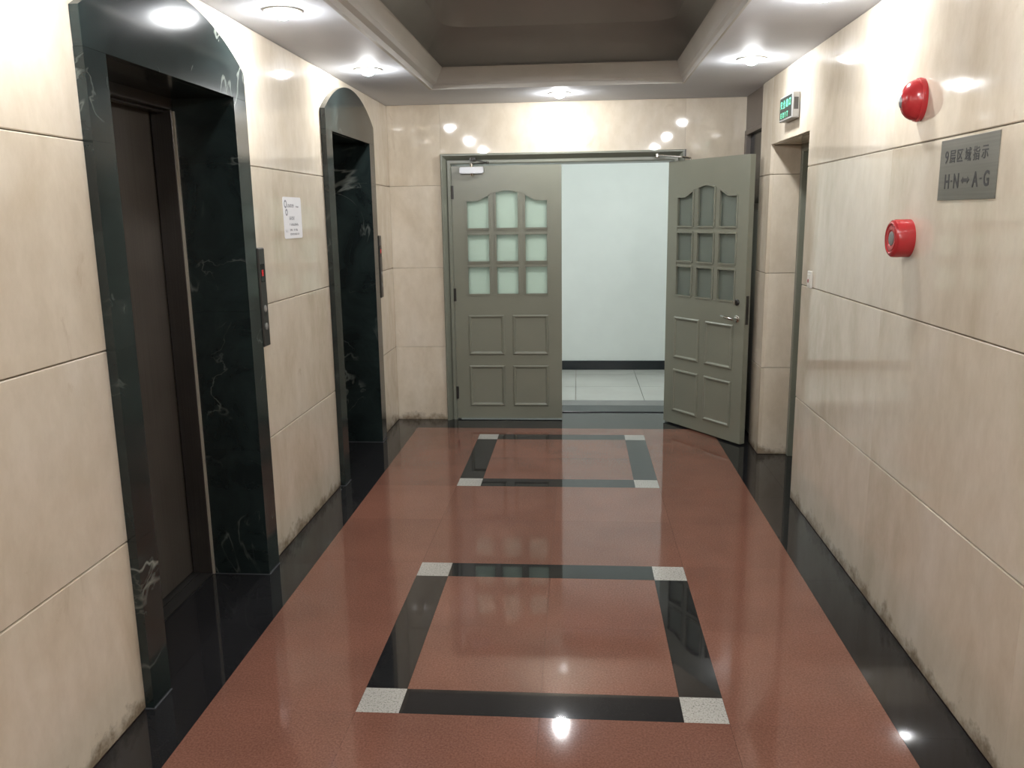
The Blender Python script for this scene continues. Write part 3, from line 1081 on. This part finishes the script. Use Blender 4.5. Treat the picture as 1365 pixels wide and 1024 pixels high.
# ---- small switch
org = (XR, 4.478, 1.21)
SW = empty('wall_switch', org)
tag(SW, 'small white wall switch with red mark beside the stone niche', 'switch')
part('plate', M['whitep'], SW, lambda bm: box(bm, XR - 0.011, XR, 4.443, 4.513, 1.21, 1.297), org, bev=0.003)
part('rocker', M['whitep'], SW, lambda bm: box(bm, XR - 0.015, XR - 0.010, 4.458, 4.498, 1.226, 1.281), org, bev=0.0015)
part('red_mark', M['redp'], SW, lambda bm: lathe(bm, (XR - 0.0148, 4.478, 1.246), (-1, 0, 0), [(0, 0.011), (0.001, 0.010), (0.0012, 0)], 18), org)

# ---- exit sign
org = (XR, 5.03, 2.175)
EX = empty('exit_sign', org)
tag(EX, 'green illuminated exit sign with Chinese characters above the side door niche', 'exit sign')
ey0, ey1, ez0, ez1, ed = 4.885, 5.175, 2.105, 2.243, 0.043
part('housing', M['signframe'], EX, lambda bm: box(bm, XR - ed, XR, ey0, ey1, ez0, ez1), org, bev=0.004)
FCe = part('sign_face', M['signdark'], EX, lambda bm: box(bm, XR - ed - 0.0015, XR - ed + 0.001, ey0 + 0.012, ey1 - 0.010, ez0 + 0.012, ez1 - 0.010), org)
so = Vector(org)
for ch, k in zip('安全出口', range(4)):
    mm_ = wall_mtx('R', ey1 - 0.048 - k * 0.0645, 2.196, XR - ed - 0.002)
    mm_.translation -= so
    text_mesh('character', ch, M['greendot'], EX, mm_, 0.047, 0.98, 0.0002)
for ch, k in zip('EXIT', range(4)):
    mm_ = wall_mtx('R', ey1 - 0.050 - k * 0.047, 2.137, XR - ed - 0.002)
    mm_.translation -= so
    text_mesh('letter', ch, M['greendot'], EX, mm_, 0.040, 0.95, 0.0006)
part('side_port', M['darkmetal'], EX, lambda bm: box(bm, XR - 0.034, XR - 0.010, ey0 - 0.0015, ey0 + 0.002, ez0 + 0.045, ez1 - 0.03), org)

# ---- paper notice
org = (XL, 4.22, 1.605)
NP = empty('paper_notice', org)
tag(NP, 'white paper notice with grey print taped between the two lifts', 'notice')


def sheet(bm):
    pts = rrect(-0.136, 0.136, -0.102, 0.102, 0.014, 0, 4)
    nx, cy, cz = XL, 4.2215, 1.605
    prism(bm, [(cy + p[0] , cz + p[1]) for p in pts], nx + 0.0004, nx + 0.0014, 'YZ')


SH = part('sheet', M['paper'], NP, sheet, org)


def rings(bm):
    x = XL + 0.0012
    for cy, cz, ra in ((4.121, 1.672, 0.020), (4.131, 1.632, 0.017)):
        pr = [(0, ra - 0.008), (0.0007, ra - 0.008), (0.0007, ra), (0, ra)]
        lathe(bm, (x, cy, cz), (1, 0, 0), pr, 20)


part('printed_emblem', M['greyink'], NP, rings, org)


def lines(bm):
    import random
    rnd = random.Random(4)
    x0, x1 = XL + 0.0012, XL + 0.0019
    for ya, yb, z, hh in ((4.15, 4.245, 1.664, 0.018), (4.265, 4.315, 1.660, 0.008), (4.17, 4.255, 1.603, 0.018), (4.17, 4.30, 1.572, 0.012),
                          (4.17, 4.285, 1.545, 0.010), (4.17, 4.31, 1.524, 0.010), (4.112, 4.135, 1.540, 0.014)):
        y = ya
        while y < yb:
            wd = rnd.uniform(0.35, 0.8) * hh
            if rnd.random() < 0.85:
                box(bm, x0, x1, y, min(yb, y + wd * 0.35), z - hh / 2, z + hh / 2)
                zz = z + rnd.uniform(-0.4, 0.4) * hh
                box(bm, x0, x1, y, min(yb, y + wd), zz - 0.0012, zz + 0.0012)
                zz = z + rnd.uniform(-0.4, 0.4) * hh
                box(bm, x0, x1, y, min(yb, y + wd), zz - 0.0012, zz + 0.0012)
            y += wd + 0.0035


part('printed_lines', M['greyink'], NP, lines, org)['kind'] = 'stuff'
